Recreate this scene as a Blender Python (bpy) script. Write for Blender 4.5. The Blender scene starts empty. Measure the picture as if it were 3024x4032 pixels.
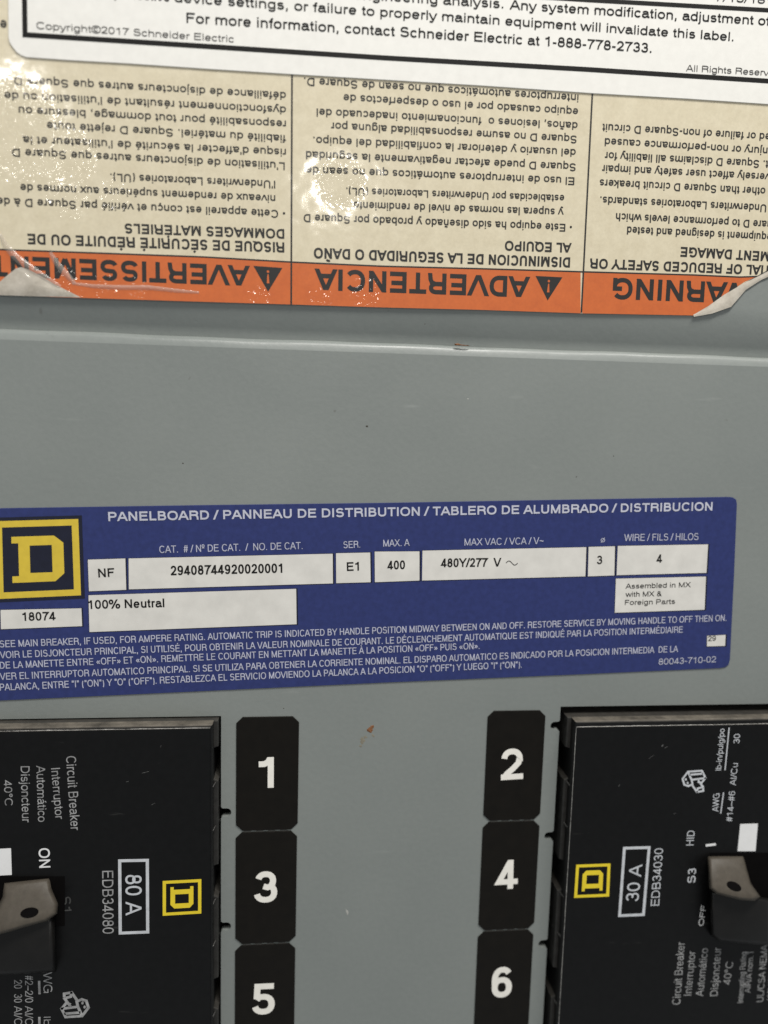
import bpy, bmesh, math, random
from mathutils import Vector, Matrix, noise
from mathutils.bvhtree import BVHTree
random.seed(7)
S = bpy.context.scene
COL = S.collection
MM = 0.001

# ------------------------------------------------------------------ camera
# panel coordinates in mm: X right, Y up, Z out of the cover towards the viewer
# blender = (X, -Z, Y) * MM
ROT = ((0.99418347, -0.0134585, -0.10685546), (0.02650266, 0.99222412, 0.12160967), (0.10438788, -0.12373428, 0.98680951))
CAM = (0.0, 0.0, 152.31342)
FOC = 3025.0
def W(X, Y, Z): return Vector((X * MM, -Z * MM, Y * MM))
cam = bpy.data.cameras.new('camera'); cam_o = bpy.data.objects.new('camera', cam); COL.objects.link(cam_o)
cam.sensor_fit = 'VERTICAL'; cam.sensor_height = 34.6; cam.sensor_width = 26.0
cam.lens = FOC / 4032 * 34.6
cam.clip_start = 0.002; cam.clip_end = 20
m = Matrix.Identity(4)
for c in range(3):
    v = (ROT[0][c], ROT[1][c], ROT[2][c])
    m[0][c], m[1][c], m[2][c] = v[0], -v[2], v[1]
t = W(*CAM); m[0][3], m[1][3], m[2][3] = t
cam_o.matrix_world = m
cam.dof.use_dof = True; cam.dof.focus_distance = 0.1535; cam.dof.aperture_fstop = 6.5
S.camera = cam_o

# ------------------------------------------------------------------ world, lamps
w = bpy.data.worlds.new('World'); S.world = w; w.use_nodes = True
bg = w.node_tree.nodes['Background']; bg.inputs[0].default_value = (0.93, 0.97, 1.0, 1); bg.inputs[1].default_value = 0.32
def lamp(name, loc, target, size, size_y, power, color):
    L = bpy.data.lights.new(name, 'AREA'); L.shape = 'RECTANGLE'; L.size = size; L.size_y = size_y; L.energy = power; L.color = color
    o = bpy.data.objects.new(name, L); COL.objects.link(o); o.location = loc
    o.rotation_euler = (Vector(target) - Vector(loc)).to_track_quat('-Z', 'Y').to_euler()
lamp('ceiling_lamp', (0.064, -1.37, 0.425), (0.02, 0, 0), 0.045, 0.03, 1.0, (1.0, 0.95, 0.86))
lamp('ceiling_lamp', (-0.50, -1.37, 0.55), (0.02, 0, 0), 0.05, 0.03, 1.2, (1.0, 0.95, 0.86))
lamp('overhead_strip', (0.16, -0.30, 0.62), (0.02, 0, 0.0), 0.45, 0.12, 6.2, (1.0, 0.97, 0.92))
S.view_settings.view_transform = 'Standard'; S.view_settings.look = 'None'
S.view_settings.exposure = 0.0; S.view_settings.gamma = 1.0

# ------------------------------------------------------------------ measuring
def q(u, v, z=0.0):
    """point of the photograph (1659 px wide) -> panel X, Y at height z"""
    u *= 3024 / 1659; v *= 3024 / 1659
    c = ((u - 1512) / FOC, -(v - 2016) / FOC, -1.0)
    d = [sum(ROT[i][k] * c[k] for k in range(3)) for i in range(3)]
    s = (z - CAM[2]) / d[2]
    return (CAM[0] + s * d[0], CAM[1] + s * d[1])
def z1(a): return (a[0] * .5126, a[1] * .5126)                       # helpers: measured on enlarged crops
def crop(f, ox, oy): return lambda x, y: (ox + f * x, oy + f * y)

# ------------------------------------------------------------------ materials
def new_mat(name):
    M = bpy.data.materials.new(name); M.use_nodes = True
    nt = M.node_tree; return M, nt, nt.nodes['Principled BSDF']
def N(nt, t, **k):
    n = nt.nodes.new(t)
    for a, b in k.items(): setattr(n, a, b)
    return n
def ramp(nt, fac, stops):
    r = N(nt, 'ShaderNodeValToRGB'); nt.links.new(fac, r.inputs[0])
    e = r.color_ramp.elements
    while len(e) > len(stops): e.remove(e[-1])
    while len(e) < len(stops): e.new(0.5)
    for i, (p, c) in enumerate(stops): e[i].position = p; e[i].color = (*c, 1) if len(c) == 3 else c
    return r.outputs[0]
def tex(nt, scale, detail=3, rough=.55, vec=None):
    if vec is None: vec = N(nt, 'ShaderNodeNewGeometry').outputs['Position']
    n = N(nt, 'ShaderNodeTexNoise'); n.inputs['Scale'].default_value = scale; n.inputs['Detail'].default_value = detail
    n.inputs['Roughness'].default_value = rough; nt.links.new(vec, n.inputs['Vector']); return n.outputs[0]
def mix(nt, fac, a, b, mode='MIX'):
    x = N(nt, 'ShaderNodeMix', data_type='RGBA', blend_type=mode)
    for s, v in ((x.inputs[0], fac), (x.inputs[6], a), (x.inputs[7], b)):
        if hasattr(v, 'links') or hasattr(v, 'is_linked'): nt.links.new(v, s)
        else: s.default_value = v if isinstance(v, (int, float)) else (*v, 1)
    return x.outputs[2]
def bump(nt, h, strength, dist, normal=None):
    b = N(nt, 'ShaderNodeBump'); b.inputs['Strength'].default_value = strength; b.inputs['Distance'].default_value = dist
    nt.links.new(h, b.inputs['Height'])
    if normal: nt.links.new(normal, b.inputs['Normal'])
    return b.outputs[0]
def simple(name, col, rough=.5, var=.12, scale=600, spec=.4, bmp=0.0):
    M, nt, P = new_mat(name)
    f = tex(nt, scale, 4)
    c = ramp(nt, f, [(.3, [v * (1 - var) for v in col]), (.7, [v * (1 + var) for v in col])])
    nt.links.new(c, P.inputs['Base Color']); P.inputs['Roughness'].default_value = rough
    P.inputs['Specular IOR Level'].default_value = spec
    if bmp: nt.links.new(bump(nt, f, bmp, .0002), P.inputs['Normal'])
    return M

def paint():
    M, nt, P = new_mat('grey_enamel')
    a = tex(nt, 22, 3); b = tex(nt, 900, 3); s = tex(nt, 260, 2, .7)
    c = ramp(nt, a, [(.3, (.215, .235, .225)), (.7, (.250, .270, .256))])
    c = mix(nt, .2, c, ramp(nt, b, [(.3, (.210, .229, .219)), (.7, (.266, .284, .271))]))
    # sparse dust specks and faint rubs
    c = mix(nt, ramp(nt, s, [(.735, (0, 0, 0)), (.78, (.5, .5, .5))]), c, (.13, .125, .11))
    mp = N(nt, 'ShaderNodeMapping'); mp.inputs['Scale'].default_value = (60, 60, 420); mp.inputs['Rotation'].default_value = (0, .5, 0)
    nt.links.new(N(nt, 'ShaderNodeNewGeometry').outputs['Position'], mp.inputs[0])
    sc = tex(nt, 1.0, 2, .5, mp.outputs[0])
    c = mix(nt, ramp(nt, sc, [(.70, (0, 0, 0)), (.82, (.28, .28, .28))]), c, (.42, .44, .42))
    nt.links.new(c, P.inputs['Base Color'])
    nt.links.new(ramp(nt, tex(nt, 38, 5, .6), [(.32, (.24,) * 3), (.68, (.52,) * 3)]), P.inputs['Roughness'])
    nt.links.new(bump(nt, b, .35, .00008), P.inputs['Normal'])
    P.inputs['Specular IOR Level'].default_value = .5
    return M

def laminate(name, col, col2=None, crinkle=1.0, rough=.55, mottled=.5, coat=1.0):
    """print under a clear glossy film: mottled base, crinkled coat"""
    M, nt, P = new_mat(name)
    col2 = col2 or [v * .86 for v in col]
    geo = N(nt, 'ShaderNodeNewGeometry').outputs['Position']
    c = mix(nt, mottled, col, ramp(nt, tex(nt, 330, 5, .62, geo), [(.32, col2), (.68, col)]))
    c = mix(nt, .25, c, ramp(nt, tex(nt, 1800, 3, .6, geo), [(.3, [v * .8 for v in col]), (.7, [min(1, v * 1.12) for v in col])]))
    nt.links.new(c, P.inputs['Base Color']); P.inputs['Roughness'].default_value = rough
    P.inputs['Coat Weight'].default_value = coat * .7; P.inputs['Coat Roughness'].default_value = .09
    # crinkled zones (centre in panel mm, radius)
    zone = None
    for (u, v, r) in CRINKLE:
        X, Y = q(u, v)
        d = N(nt, 'ShaderNodeVectorMath', operation='DISTANCE'); nt.links.new(geo, d.inputs[0]); d.inputs[1].default_value = (X * MM, 0, Y * MM)
        mr = N(nt, 'ShaderNodeMapRange'); nt.links.new(d.outputs['Value'], mr.inputs[0])
        mr.inputs[1].default_value = r * 1.25 * MM; mr.inputs[2].default_value = r * .35 * MM; mr.inputs[3].default_value = 0; mr.inputs[4].default_value = 1
        if zone is None: zone = mr.outputs[0]
        else:
            mx = N(nt, 'ShaderNodeMath', operation='MAXIMUM'); nt.links.new(zone, mx.inputs[0]); nt.links.new(mr.outputs[0], mx.inputs[1]); zone = mx.outputs[0]
    fine = N(nt, 'ShaderNodeTexVoronoi'); fine.inputs['Scale'].default_value = 1500; fine.feature = 'SMOOTH_F1'; nt.links.new(geo, fine.inputs['Vector'])
    soft = tex(nt, 140, 2, .5, geo)
    st = N(nt, 'ShaderNodeMath', operation='MULTIPLY_ADD'); nt.links.new(zone, st.inputs[0]); st.inputs[1].default_value = .9 * crinkle; st.inputs[2].default_value = .008 * crinkle
    b1 = N(nt, 'ShaderNodeBump'); b1.inputs['Distance'].default_value = .00022
    nt.links.new(fine.outputs['Distance'], b1.inputs['Height']); nt.links.new(st.outputs[0], b1.inputs['Strength'])
    b2 = bump(nt, soft, .22 * crinkle, .0006, b1.outputs[0])
    nt.links.new(b2, P.inputs['Coat Normal'])
    return M
CRINKLE = [(738, 395, 4.2), (25, 285, 8), (85, 325, 5.5), (150, 340, 4.5), (150, 612, 3.5), (230, 618, 3), (300, 622, 3), (790, 634, 3), (560, 642, 2.5), (690, 650, 2.5), (1420, 668, 2.5), (150, 425, 4), (245, 420, 3)]

def dusty_black(name, col=(.007, .007, .007), rough=.42, dust=.55):
    M, nt, P = new_mat(name)
    g = N(nt, 'ShaderNodeNewGeometry')
    sep = N(nt, 'ShaderNodeSeparateXYZ'); nt.links.new(g.outputs['Normal'], sep.inputs[0])
    up = ramp(nt, sep.outputs[2], [(.45, (0, 0, 0)), (.8, (1, 1, 1))])
    gr = ramp(nt, tex(nt, 240, 4, .65), [(.25, (.25,) * 3), (.7, (1,) * 3)])
    fac = mix(nt, 1.0, up, gr, 'MULTIPLY')
    fac = mix(nt, 1.0, fac, (dust,) * 3, 'MULTIPLY')
    base = ramp(nt, tex(nt, 700, 3), [(.3, [v * .8 for v in col]), (.7, [v * 1.25 for v in col])])
    mp = N(nt, 'ShaderNodeMapping'); mp.inputs['Scale'].default_value = (90, 90, 500); mp.inputs['Rotation'].default_value = (0, -.45, 0)
    nt.links.new(g.outputs['Position'], mp.inputs[0])
    scr = ramp(nt, tex(nt, 1.0, 3, .6, mp.outputs[0]), [(.70, (0, 0, 0)), (.80, (.22,) * 3)])
    base = mix(nt, scr, base, (.16, .16, .15))
    c = mix(nt, fac, base, (.30, .265, .215))
    nt.links.new(c, P.inputs['Base Color'])
    nt.links.new(mix(nt, fac, (rough,) * 3, (.85,) * 3), P.inputs['Roughness'])
    nt.links.new(bump(nt, tex(nt, 1600, 2), .15, .00005), P.inputs['Normal'])
    P.inputs['Specular IOR Level'].default_value = .25
    return M

M_PAINT = paint()
M_CREAM = laminate('cream_print', (.76, .68, .50), (.56, .48, .32))
M_ORANGE = laminate('orange_print', (.66, .145, .025), (.52, .10, .016), mottled=.6)
M_INKW = laminate('black_print', (.008, .007, .006), (.02, .017, .014))
M_BACK = laminate('torn_white_backing', (.60, .55, .47), (.34, .30, .24), crinkle=.6, mottled=.95, coat=.4)
M_WHITE = simple('white_vinyl', (.87, .855, .81), .45, .035, 500, bmp=.05)
M_FIELD = simple('white_print_field', (.74, .72, .675), .42, .07, 260)
M_BLUE = simple('blue_print', (.026, .038, .152), .40, .12, 900, .4)
M_NAVY = simple('dark_navy_print', (.010, .012, .028), .42)
M_YELLOW = simple('yellow_print', (.72, .53, .055), .42, .06)
M_YELLOW2 = simple('bright_yellow_print', (.86, .66, .03), .45, .05)
M_INK = simple('black_ink', (.010, .0095, .009), .6, spec=.2)
M_INKG = simple('grey_ink', (.05, .046, .043), .5)
M_BLUETXT = simple('pale_print_on_blue', (.56, .57, .66), .45, .08)
M_BLUETXT2 = simple('thin_pale_print_on_blue', (.50, .51, .62), .45, .15, 900)
M_STICK = simple('black_sticker_vinyl', (.0065, .0052, .0036), .42, .2, 350, .2)
M_DIGIT = simple('white_sticker_digit', (.93, .90, .83), .5, .04)
M_PERF = simple('perforation_grey', (.06, .06, .055), .6)
M_BRK = dusty_black('black_moulded_plastic')
M_FACE = dusty_black('black_breaker_face', (.0035, .0035, .0036), .38, .3)
M_FLANK = dusty_black('black_case_flank', (.030, .029, .027), .36, .08)
M_BARREL = simple('smooth_black_barrel', (.009, .0085, .008), .38, .2, 300, .3)
M_RIM = simple('polished_case_rim', (.05, .048, .045), .3, .3, 500, .6)
M_PALE = simple('pale_print_on_black', (.60, .62, .65), .5, .12, 900)
M_PALEDIM = simple('worn_print_on_black', (.34, .34, .34), .55, .35, 700)
M_FADED = simple('faded_print_on_black', (.06, .06, .058), .6, .35, 700)
M_WHT = simple('white_indicator', (.86, .86, .86), .4, .03)
M_HANDLE = simple('taupe_handle_plastic', (.078, .067, .053), .5, .12, 900, .3, .1)
M_HOLE = simple('dark_hole', (.004, .0035, .0035), .9, spec=.05)
M_DARK = simple('enclosure_black', (.006, .006, .006), .9)
M_RUST = simple('rust', (.23, .105, .05), .8, .4, 1500, .2, .5)
M_EDGE_GLINT = simple('painted_edge_highlight', (.33, .32, .30), .35, .6, 1300, .5)  # pale colour standing in for the specular glint on the face bevel

# ------------------------------------------------------------------ builders
def thing(name, label, cat, X=0, Y=0, Z=0, group=None):
    o = bpy.data.objects.new(name, None); COL.objects.link(o); o.location = W(X, Y, Z); o.empty_display_size = .005
    o['label'] = label; o['category'] = cat
    if group: o['group'] = group
    return o
LOC = {}
def link(name, me, mat, parent=None, label=None, smooth=False):
    o = bpy.data.objects.new(name, me); COL.objects.link(o)
    me.materials.clear(); me.materials.append(mat)
    if smooth:
        for p in me.polygons: p.use_smooth = True
    if parent:
        base = Vector((0, 0, 0)); p = parent
        while p: base = base + p.location; p = p.parent
        me.transform(Matrix.Translation(-base))
        o.parent = parent
    if label: o['label'] = label
    return o
def mesh(name, verts, faces, mat, parent=None, label=None, smooth=False):
    me = bpy.data.meshes.new(name); me.from_pydata([W(*v) for v in verts], [], faces); me.update()
    bm = bmesh.new(); bm.from_mesh(me); bmesh.ops.recalc_face_normals(bm, faces=bm.faces); bm.to_mesh(me); bm.free()
    return link(name, me, mat, parent, label, smooth)
def inset(poly, d):
    n = len(poly); out = []
    A = sum(poly[i][0] * poly[(i + 1) % n][1] - poly[(i + 1) % n][0] * poly[i][1] for i in range(n))
    sg = 1 if A > 0 else -1
    for i in range(n):
        a = Vector(poly[i - 1]); b = Vector(poly[i]); c = Vector(poly[(i + 1) % n])
        e1 = (b - a).normalized(); e2 = (c - b).normalized()
        n1 = Vector((-e1.y, e1.x)) * sg; n2 = Vector((-e2.y, e2.x)) * sg
        k = n1 + n2; L = k.length
        k = k / L if L > 1e-6 else n1
        co = max(.35, k.dot(n1)); out.append(tuple(b + k * d / co))
    return out
def prism(name, poly, z0, z1, mat, parent=None, bev=0.0, segs=3, label=None):
    """solid from outline poly (panel mm), rounded upper rim"""
    rings = [(poly, z0)]
    if bev > 0:
        for k in range(segs + 1):
            a = math.pi / 2 * k / segs
            rings.append((inset(poly, bev * (1 - math.cos(a))), z1 - bev + bev * math.sin(a)))
    else: rings.append((poly, z1))
    n = len(poly); V = []; F = []
    for p, z in rings: V += [(x, y, z) for x, y in p]
    for r in range(len(rings) - 1):
        for i in range(n):
            j = (i + 1) % n; F.append((r * n + i, r * n + j, (r + 1) * n + j, (r + 1) * n + i))
    F.append(tuple(range((len(rings) - 1) * n, len(rings) * n))); F.append(tuple(reversed(range(n))))
    return mesh(name, V, F, mat, parent, label)
def rrect(x0, y0, x1, y1, r, seg=5, c=(1, 1, 1, 1)):
    out = []
    for (cx, cy, a0, on) in ((x1 - r, y1 - r, 0, c[0]), (x0 + r, y1 - r, 90, c[1]), (x0 + r, y0 + r, 180, c[2]), (x1 - r, y0 + r, 270, c[3])):
        if on:
            for k in range(seg + 1):
                a = math.radians(a0 + 90 * k / seg); out.append((cx + r * math.cos(a), cy + r * math.sin(a)))
        else:
            out.append((cx + (r if a0 in (0, 270) else -r), cy + (r if a0 in (0, 90) else -r)))
    return out
def pxpoly(pts, z=0): return [q(u, v, z) for u, v in pts]
def fill_loops(name, loops, z, mat, parent=None, offset=0.0, ext=0.0, label=None):
    """flat (or extruded) shape with holes from closed loops in panel mm"""
    cu = bpy.data.curves.new(name, 'CURVE'); cu.dimensions = '2D'; cu.fill_mode = 'BOTH' if ext else 'FRONT'
    cu.offset = offset; cu.extrude = ext
    for L in loops:
        s = cu.splines.new('POLY'); s.points.add(len(L) - 1)
        for i, (x, y) in enumerate(L): s.points[i].co = (x, y, 0, 1)
        s.use_cyclic_u = True
    tmp = bpy.data.objects.new(name, cu); COL.objects.link(tmp)
    dg = bpy.context.evaluated_depsgraph_get()
    me = bpy.data.meshes.new_from_object(tmp.evaluated_get(dg)); bpy.data.objects.remove(tmp); bpy.data.curves.remove(cu)
    me.transform(Matrix(((MM, 0, 0, 0), (0, 0, -MM, -z * MM), (0, MM, 0, 0), (0, 0, 0, 1))))
    me.name = name
    return link(name, me, mat, parent, label)
def stroke(pts, wd):
    """loops (quads) for a polyline drawn with width wd"""
    out = []
    for a, b in zip(pts, pts[1:]):
        a = Vector(a); b = Vector(b); d = (b - a).normalized(); n = Vector((-d.y, d.x)) * wd / 2; e = d * wd * .35
        out.append([tuple(a - n - e), tuple(b - n + e), tuple(b + n + e), tuple(a + n - e)])
    return out
def strokes_mesh(name, polylines, wd, z, mat, parent):
    V = []; F = []
    for k, pl in enumerate(polylines):
        for j, qd in enumerate(stroke(pl, wd)):
            i = len(V); V += [(x, y, z + .004 * ((j + k) % 5)) for x, y in qd]; F.append((i, i + 1, i + 2, i + 3))
    return mesh(name, V, F, mat, parent)

# ------------------------------------------------------------------ lettering: grotesque letters drawn as pen strokes
def arc(cx, cy, rx, ry, a0, a1, n=None, p=2.25):
    n = n or max(4, int(abs(a1 - a0) / 15)); out = []
    for k in range(n + 1):
        a = math.radians(a0 + (a1 - a0) * k / n); c, s = math.cos(a), math.sin(a)
        out.append((cx + rx * math.copysign(abs(c) ** (2 / p), c), cy + ry * math.copysign(abs(s) ** (2 / p), s)))
    return out
def glyph(ch, hx, hy):
    t = 1 - hy; b = hy; X = .73; xt = X - hy; l = .10 + hx
    lc = .774; ro = .325 - hx; yo = X / 2; ry = X / 2 - hy + .012
    def bowl(cx=.39, a0=0, a1=360): return arc(cx, yo, ro, ry, a0, a1)
    acc = {'á': 'a/', 'à': 'a`', 'â': 'a^', 'é': 'e/', 'è': 'e`', 'ñ': 'n~', 'ç': 'c,', 'í': 'i/', 'ú': 'u/', 'É': 'E/', 'È': 'E`', 'À': 'A`', 'Ñ': 'N~'}
    if ch in acc:
        base, m_ = acc[ch]; w_, S_ = glyph('ı' if base == 'i' else base, hx, hy); c = w_ / 2; y = 1.10 if base.isupper() else X + .11
        add = {'/': [(c - .04, y), (c + .10, y + .17)], '`': [(c + .04, y), (c - .10, y + .17)], '^': [(c - .13, y), (c, y + .15), (c + .13, y)],
               '~': [(c - .17, y + .04), (c - .09, y + .11), (c, y + .08), (c + .09, y + .05), (c + .17, y + .12)], ',': [(c, 0), (c + .05, -.10), (c - .08, -.2)]}[m_]
        return w_, S_ + [add]
    K = {
     ' ': (.387, []),
     'A': (.93, [[(.05, 0), (.455, .985)], [(.88, 0), (.475, .985)], [(.19, .33), (.74, .33)]]),
     'B': (.93, [[(l, 0), (l, 1)], [(l, t), (.50, t)] + arc(.50, (t + .53) / 2, .30 - hx, (t - .53) / 2, 80, -80) + [(.50, .53), (l, .53)], [(l, .53), (.52, .53)] + arc(.52, (.53 + b) / 2, .34 - hx, (.53 - b) / 2, 80, -80) + [(.52, b), (l, b)]]),
     'C': (1.0, [arc(.53, .5, .46 - hx, .5 - hy + .015, 38, 322)]),
     'D': (1.0, [[(l, 0), (l, 1)], [(l, t), (.46, t)] + arc(.46, .5, .47 - hx, .5 - hy, 80, -80) + [(.46, b), (l, b)]]),
     'E': (.93, [[(l, 0), (l, 1)], [(l, t), (.86, t)], [(l, .53), (.80, .53)], [(l, b), (.87, b)]]),
     'F': (.85, [[(l, 0), (l, 1)], [(l, t), (.81, t)], [(l, .52), (.72, .52)]]),
     'G': (1.08, [arc(.54, .5, .47 - hx, .5 - hy + .015, 40, 330) , [(.56, .50), (.985 - hx, .50), (.985 - hx, 0)]]),
     'H': (1.0, [[(l, 0), (l, 1)], [(1 - l, 0), (1 - l, 1)], [(l, .53), (1 - l, .53)]]),
     'I': (.387, [[(.1935, 0), (.1935, 1)]]),
     'J': (.70, [[(.60 - hx, 1), (.60 - hx, .30)] + arc(.325, .28, .275 - hx, .28 - hy + .01, 0, -170)]),
     'K': (.93, [[(l, 0), (l, 1)], [(.86, 1), (l, .33)], [(.36, .53), (.88, 0)]]),
     'L': (.78, [[(l, 0), (l, 1)], [(l, b), (.74, b)]]),
     'M': (1.16, [[(l, 0), (l, 1)], [(1.16 - l, 0), (1.16 - l, 1)], [(l, .98), (.58, .04)], [(1.16 - l, .98), (.58, .04)]]),
     'N': (1.0, [[(l, 0), (l, 1)], [(1 - l, 0), (1 - l, 1)], [(l, .97), (1 - l, .03)]]),
     'O': (1.08, [arc(.54, .5, .485 - hx, .5 - hy + .015, 0, 360)]),
     'P': (.93, [[(l, 0), (l, 1)], [(l, t), (.54, t)] + arc(.54, (t + .46) / 2, .33 - hx, (t - .46) / 2, 80, -80) + [(.54, .46), (l, .46)]]),
     'Q': (1.08, [arc(.54, .5, .485 - hx, .5 - hy + .015, 0, 360), [(.62, .24), (.98, -.03)]]),
     'R': (1.0, [[(l, 0), (l, 1)], [(l, t), (.57, t)] + arc(.57, (t + .51) / 2, .34 - hx, (t - .51) / 2, 80, -80) + [(.57, .51), (l, .51)], [(.62, .51), (.78, .44), (.84, .30), (.87, 0)]]),
     'S': (.93, [arc(.465, .755 - hy / 2, .36 - hx, .245 - hy / 2 + .01, 20, 230, 14) + arc(.465, .265 + hy / 2, .39 - hx, .265 - hy / 2 + .01, 65, -165, 15)]),
     'T': (.85, [[(.425, 0), (.425, 1)], [(.03, t), (.82, t)]]),
     'U': (1.0, [[(l, 1), (l, .38)] + arc(.5, .36, .5 - l, .36 - hy + .015, 180, 360) + [(1 - l, .38), (1 - l, 1)]]),
     'V': (.93, [[(.05, 1), (.455, .01)], [(.88, 1), (.475, .01)]]),
     'W': (1.31, [[(.05, 1), (.34, .01)], [(.35, .01), (.65, .98)], [(.66, .98), (.96, .01)], [(.97, .01), (1.26, 1)]]),
     'X': (.93, [[(.06, 0), (.85, 1)], [(.08, 1), (.87, 0)]]),
     'Y': (.93, [[(.05, 1), (.465, .42)], [(.88, 1), (.465, .42)], [(.465, .46), (.465, 0)]]),
     'Z': (.85, [[(.07, t), (.77, t), (.08, b), (.80, b)]]),
     'a': (lc, [arc(.37, xt - .17, .27 - hx / 2, .17 + .012, 160, 0) + [(.64 - hx / 2, .5), (.64 - hx / 2, .10), (.68, b), (.76, b)], [(.64 - hx / 2, .44), (.42, .41)] + arc(.30, .20 + hy / 2, .25 - hx, .21 - hy / 2, 90, 270, 8) + [(.38, b - .01), (.52, .08 + hy), (.63 - hx / 2, .22)]]),
     'b': (lc, [[(.08 + hx, 0), (.08 + hx, 1)], bowl(.40)]),
     'c': (.70, [arc(.365, yo, .32 - hx, ry, 35, 325)]),
     'd': (lc, [[(lc - .08 - hx, 0), (lc - .08 - hx, 1)], bowl(.37)]),
     'e': (lc, [[(.09, .37), (.68, .37)], arc(.387, yo, ro, ry, 0, 325)]),
     'f': (.39, [[(.17 + hx / 2, 0), (.17 + hx / 2, .80)] + arc(.17 + hx / 2 + .16, .82, .16, .18 - hy, 180, 95, 5) + [(.38, t)], [(.01, xt), (.36, xt)]]),
     'g': (lc, [bowl(.37), [(lc - .08 - hx, X), (lc - .08 - hx, -.02)] + arc(.385, -.04, lc - .08 - hx - .385, .26 - hy, 0, -165)]),
     'h': (lc, [[(.09 + hx, 0), (.09 + hx, 1)], [(.09 + hx, .45)] + arc(.39, .47, .30 - hx, xt - .47 + .012, 180, 0) + [(.69 - hx, .45), (.69 - hx, 0)]]),
     'i': (.31, [[(.155, 0), (.155, X)], [(.155, .86), (.155, 1)]]),
     'ı': (.31, [[(.155, 0), (.155, X)]]),
     'j': (.31, [[(.155, X), (.155, -.12), (.12, -.22 ), (.0, -.23)], [(.155, .86), (.155, 1)]]),
     'k': (.70, [[(.09 + hx, 0), (.09 + hx, 1)], [(.64, X), (.09 + hx, .24)], [(.28, .42), (.67, 0)]]),
     'l': (.31, [[(.155, 0), (.155, 1)]]),
     'm': (1.16, [[(.09 + hx, 0), (.09 + hx, X)], [(.09 + hx, .45)] + arc(.355, .47, .265 - hx / 2, xt - .47 + .012, 180, 0) + [(.62 - hx / 2, .45), (.62 - hx / 2, 0)], [(.58, .45)] + arc(.825, .47, .25 - hx / 2, xt - .47 + .012, 180, 0) + [(1.075 - hx, .45), (1.075 - hx, 0)]]),
     'n': (lc, [[(.09 + hx, 0), (.09 + hx, X)], [(.09 + hx, .45)] + arc(.39, .47, .30 - hx, xt - .47 + .012, 180, 0) + [(.69 - hx, .45), (.69 - hx, 0)]]),
     'o': (lc, [arc(.387, yo, .34 - hx, ry, 0, 360)]),
     'p': (lc, [[(.08 + hx, -.28), (.08 + hx, X)], bowl(.40)]),
     'q': (lc, [[(lc - .08 - hx, -.28), (lc - .08 - hx, X)], bowl(.37)]),
     'r': (.46, [[(.09 + hx, 0), (.09 + hx, X)], [(.09 + hx, .42), (.17, .60), (.28, xt), (.45, xt)]]),
     's': (.70, [arc(.35, .555 - hy / 2, .27 - hx, .175 - hy / 2 + .01, 20, 235, 12) + arc(.35, .195 + hy / 2, .29 - hx, .195 - hy / 2 + .01, 65, -165, 13)]),
     't': (.39, [[(.18, .92), (.18, .14), (.22, b), (.36, b)], [(.02, xt), (.35, xt)]]),
     'u': (lc, [[(.69 - hx, 0), (.69 - hx, X)], [(.09 + hx, X), (.09 + hx, .28)] + arc(.39, .27, .30 - hx, .27 - hy + .012, 180, 360) + [(.69 - hx, .28)]]),
     'v': (.70, [[(.04, X), (.345, .01)], [(.66, X), (.355, .01)]]),
     'w': (1.0, [[(.03, X), (.26, .01)], [(.27, .01), (.495, X)], [(.505, X), (.73, .01)], [(.74, .01), (.97, X)]]),
     'x': (.70, [[(.05, 0), (.64, X)], [(.06, X), (.65, 0)]]),
     'y': (.70, [[(.04, X), (.35, .02)], [(.66, X), (.36, -.08), (.28, -.21), (.18, -.26 + hy), (.07, -.26 + hy)]]),
     'z': (.70, [[(.05, xt), (.60, xt), (.06, b), (.63, b)]]),
     '0': (lc, [arc(.387, .5, .33 - hx, .5 - hy + .012, 0, 360)]),
     '1': (lc, [[(.47 - hx * .2, 0), (.47 - hx * .2, .99)], [(.13, .785 - hy * .2), (.28, .79 - hy * .2), (.39, .84), (.45 - hx * .2, .95)]]),
     '2': (lc, [arc(.387, .70 - hy * .4, .315 - hx, .30 - hy * .6 + .012, 175, 0) + [(.69 - hx, .66), (.64 - hx * .7, .54), (.42, .36), (.20 + hx * .5, .16 + hy * .5), (.10 + hx, 1.3 * hy)], [(.06, b), (.72, b)]]),
     '3': (lc, [arc(.38, .745 - hy / 2, .29 - hx, .255 - hy / 2 + .012, 165, -75, 14) + [(.32, .525)], arc(.38, .275 + hy / 2, .325 - hx, .275 - hy / 2 + .012, 75, -170, 14)]),
     '4': (lc, [[(.56 - hx * .6, 0), (.56 - hx * .6, .99)], [(.54 - hx * .6, .93), (.07 + hx * .5, .22 + hy * .3), (.75, .22 + hy * .3)]]),
     '5': (lc, [[(.68, t), (.20 + hx * .2, t), (.13 + hx * .8, .50)], [(.13 + hx * .8, .47), (.22 + hx * .5, .56 )] + arc(.385, .325, .325 - hx, .325 - hy + .012, 100, -165, 15)]),
     '6': (lc, [arc(.395, .33, .32 - hx, .33 - hy + .012, 0, 360), arc(.42, .52, .345 - hx, .48 - hy + .012, 190, 40, 10)]),
     '7': (lc, [[(.06, t), (.69, t), (.48, .66), (.34, .33), (.27 + hx * .2, 0)]]),
     '8': (lc, [arc(.387, .745 - hy / 2, .28 - hx, .255 - hy / 2 + .01, 0, 360), arc(.387, .275 + hy / 2, .325 - hx, .275 - hy / 2 + .012, 0, 360)]),
     '9': (lc, [arc(.38, .67, .32 - hx, .33 - hy + .012, 0, 360), arc(.355, .48, .345 - hx, .48 - hy + .012, 10, -140, 10)]),
     '.': (.387, [[(.1935, 0), (.1935, 2.2 * hy)]]), ',': (.387, [[(.20, 2.2 * hy), (.19, -.02), (.14, -.15)]]),
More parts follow.
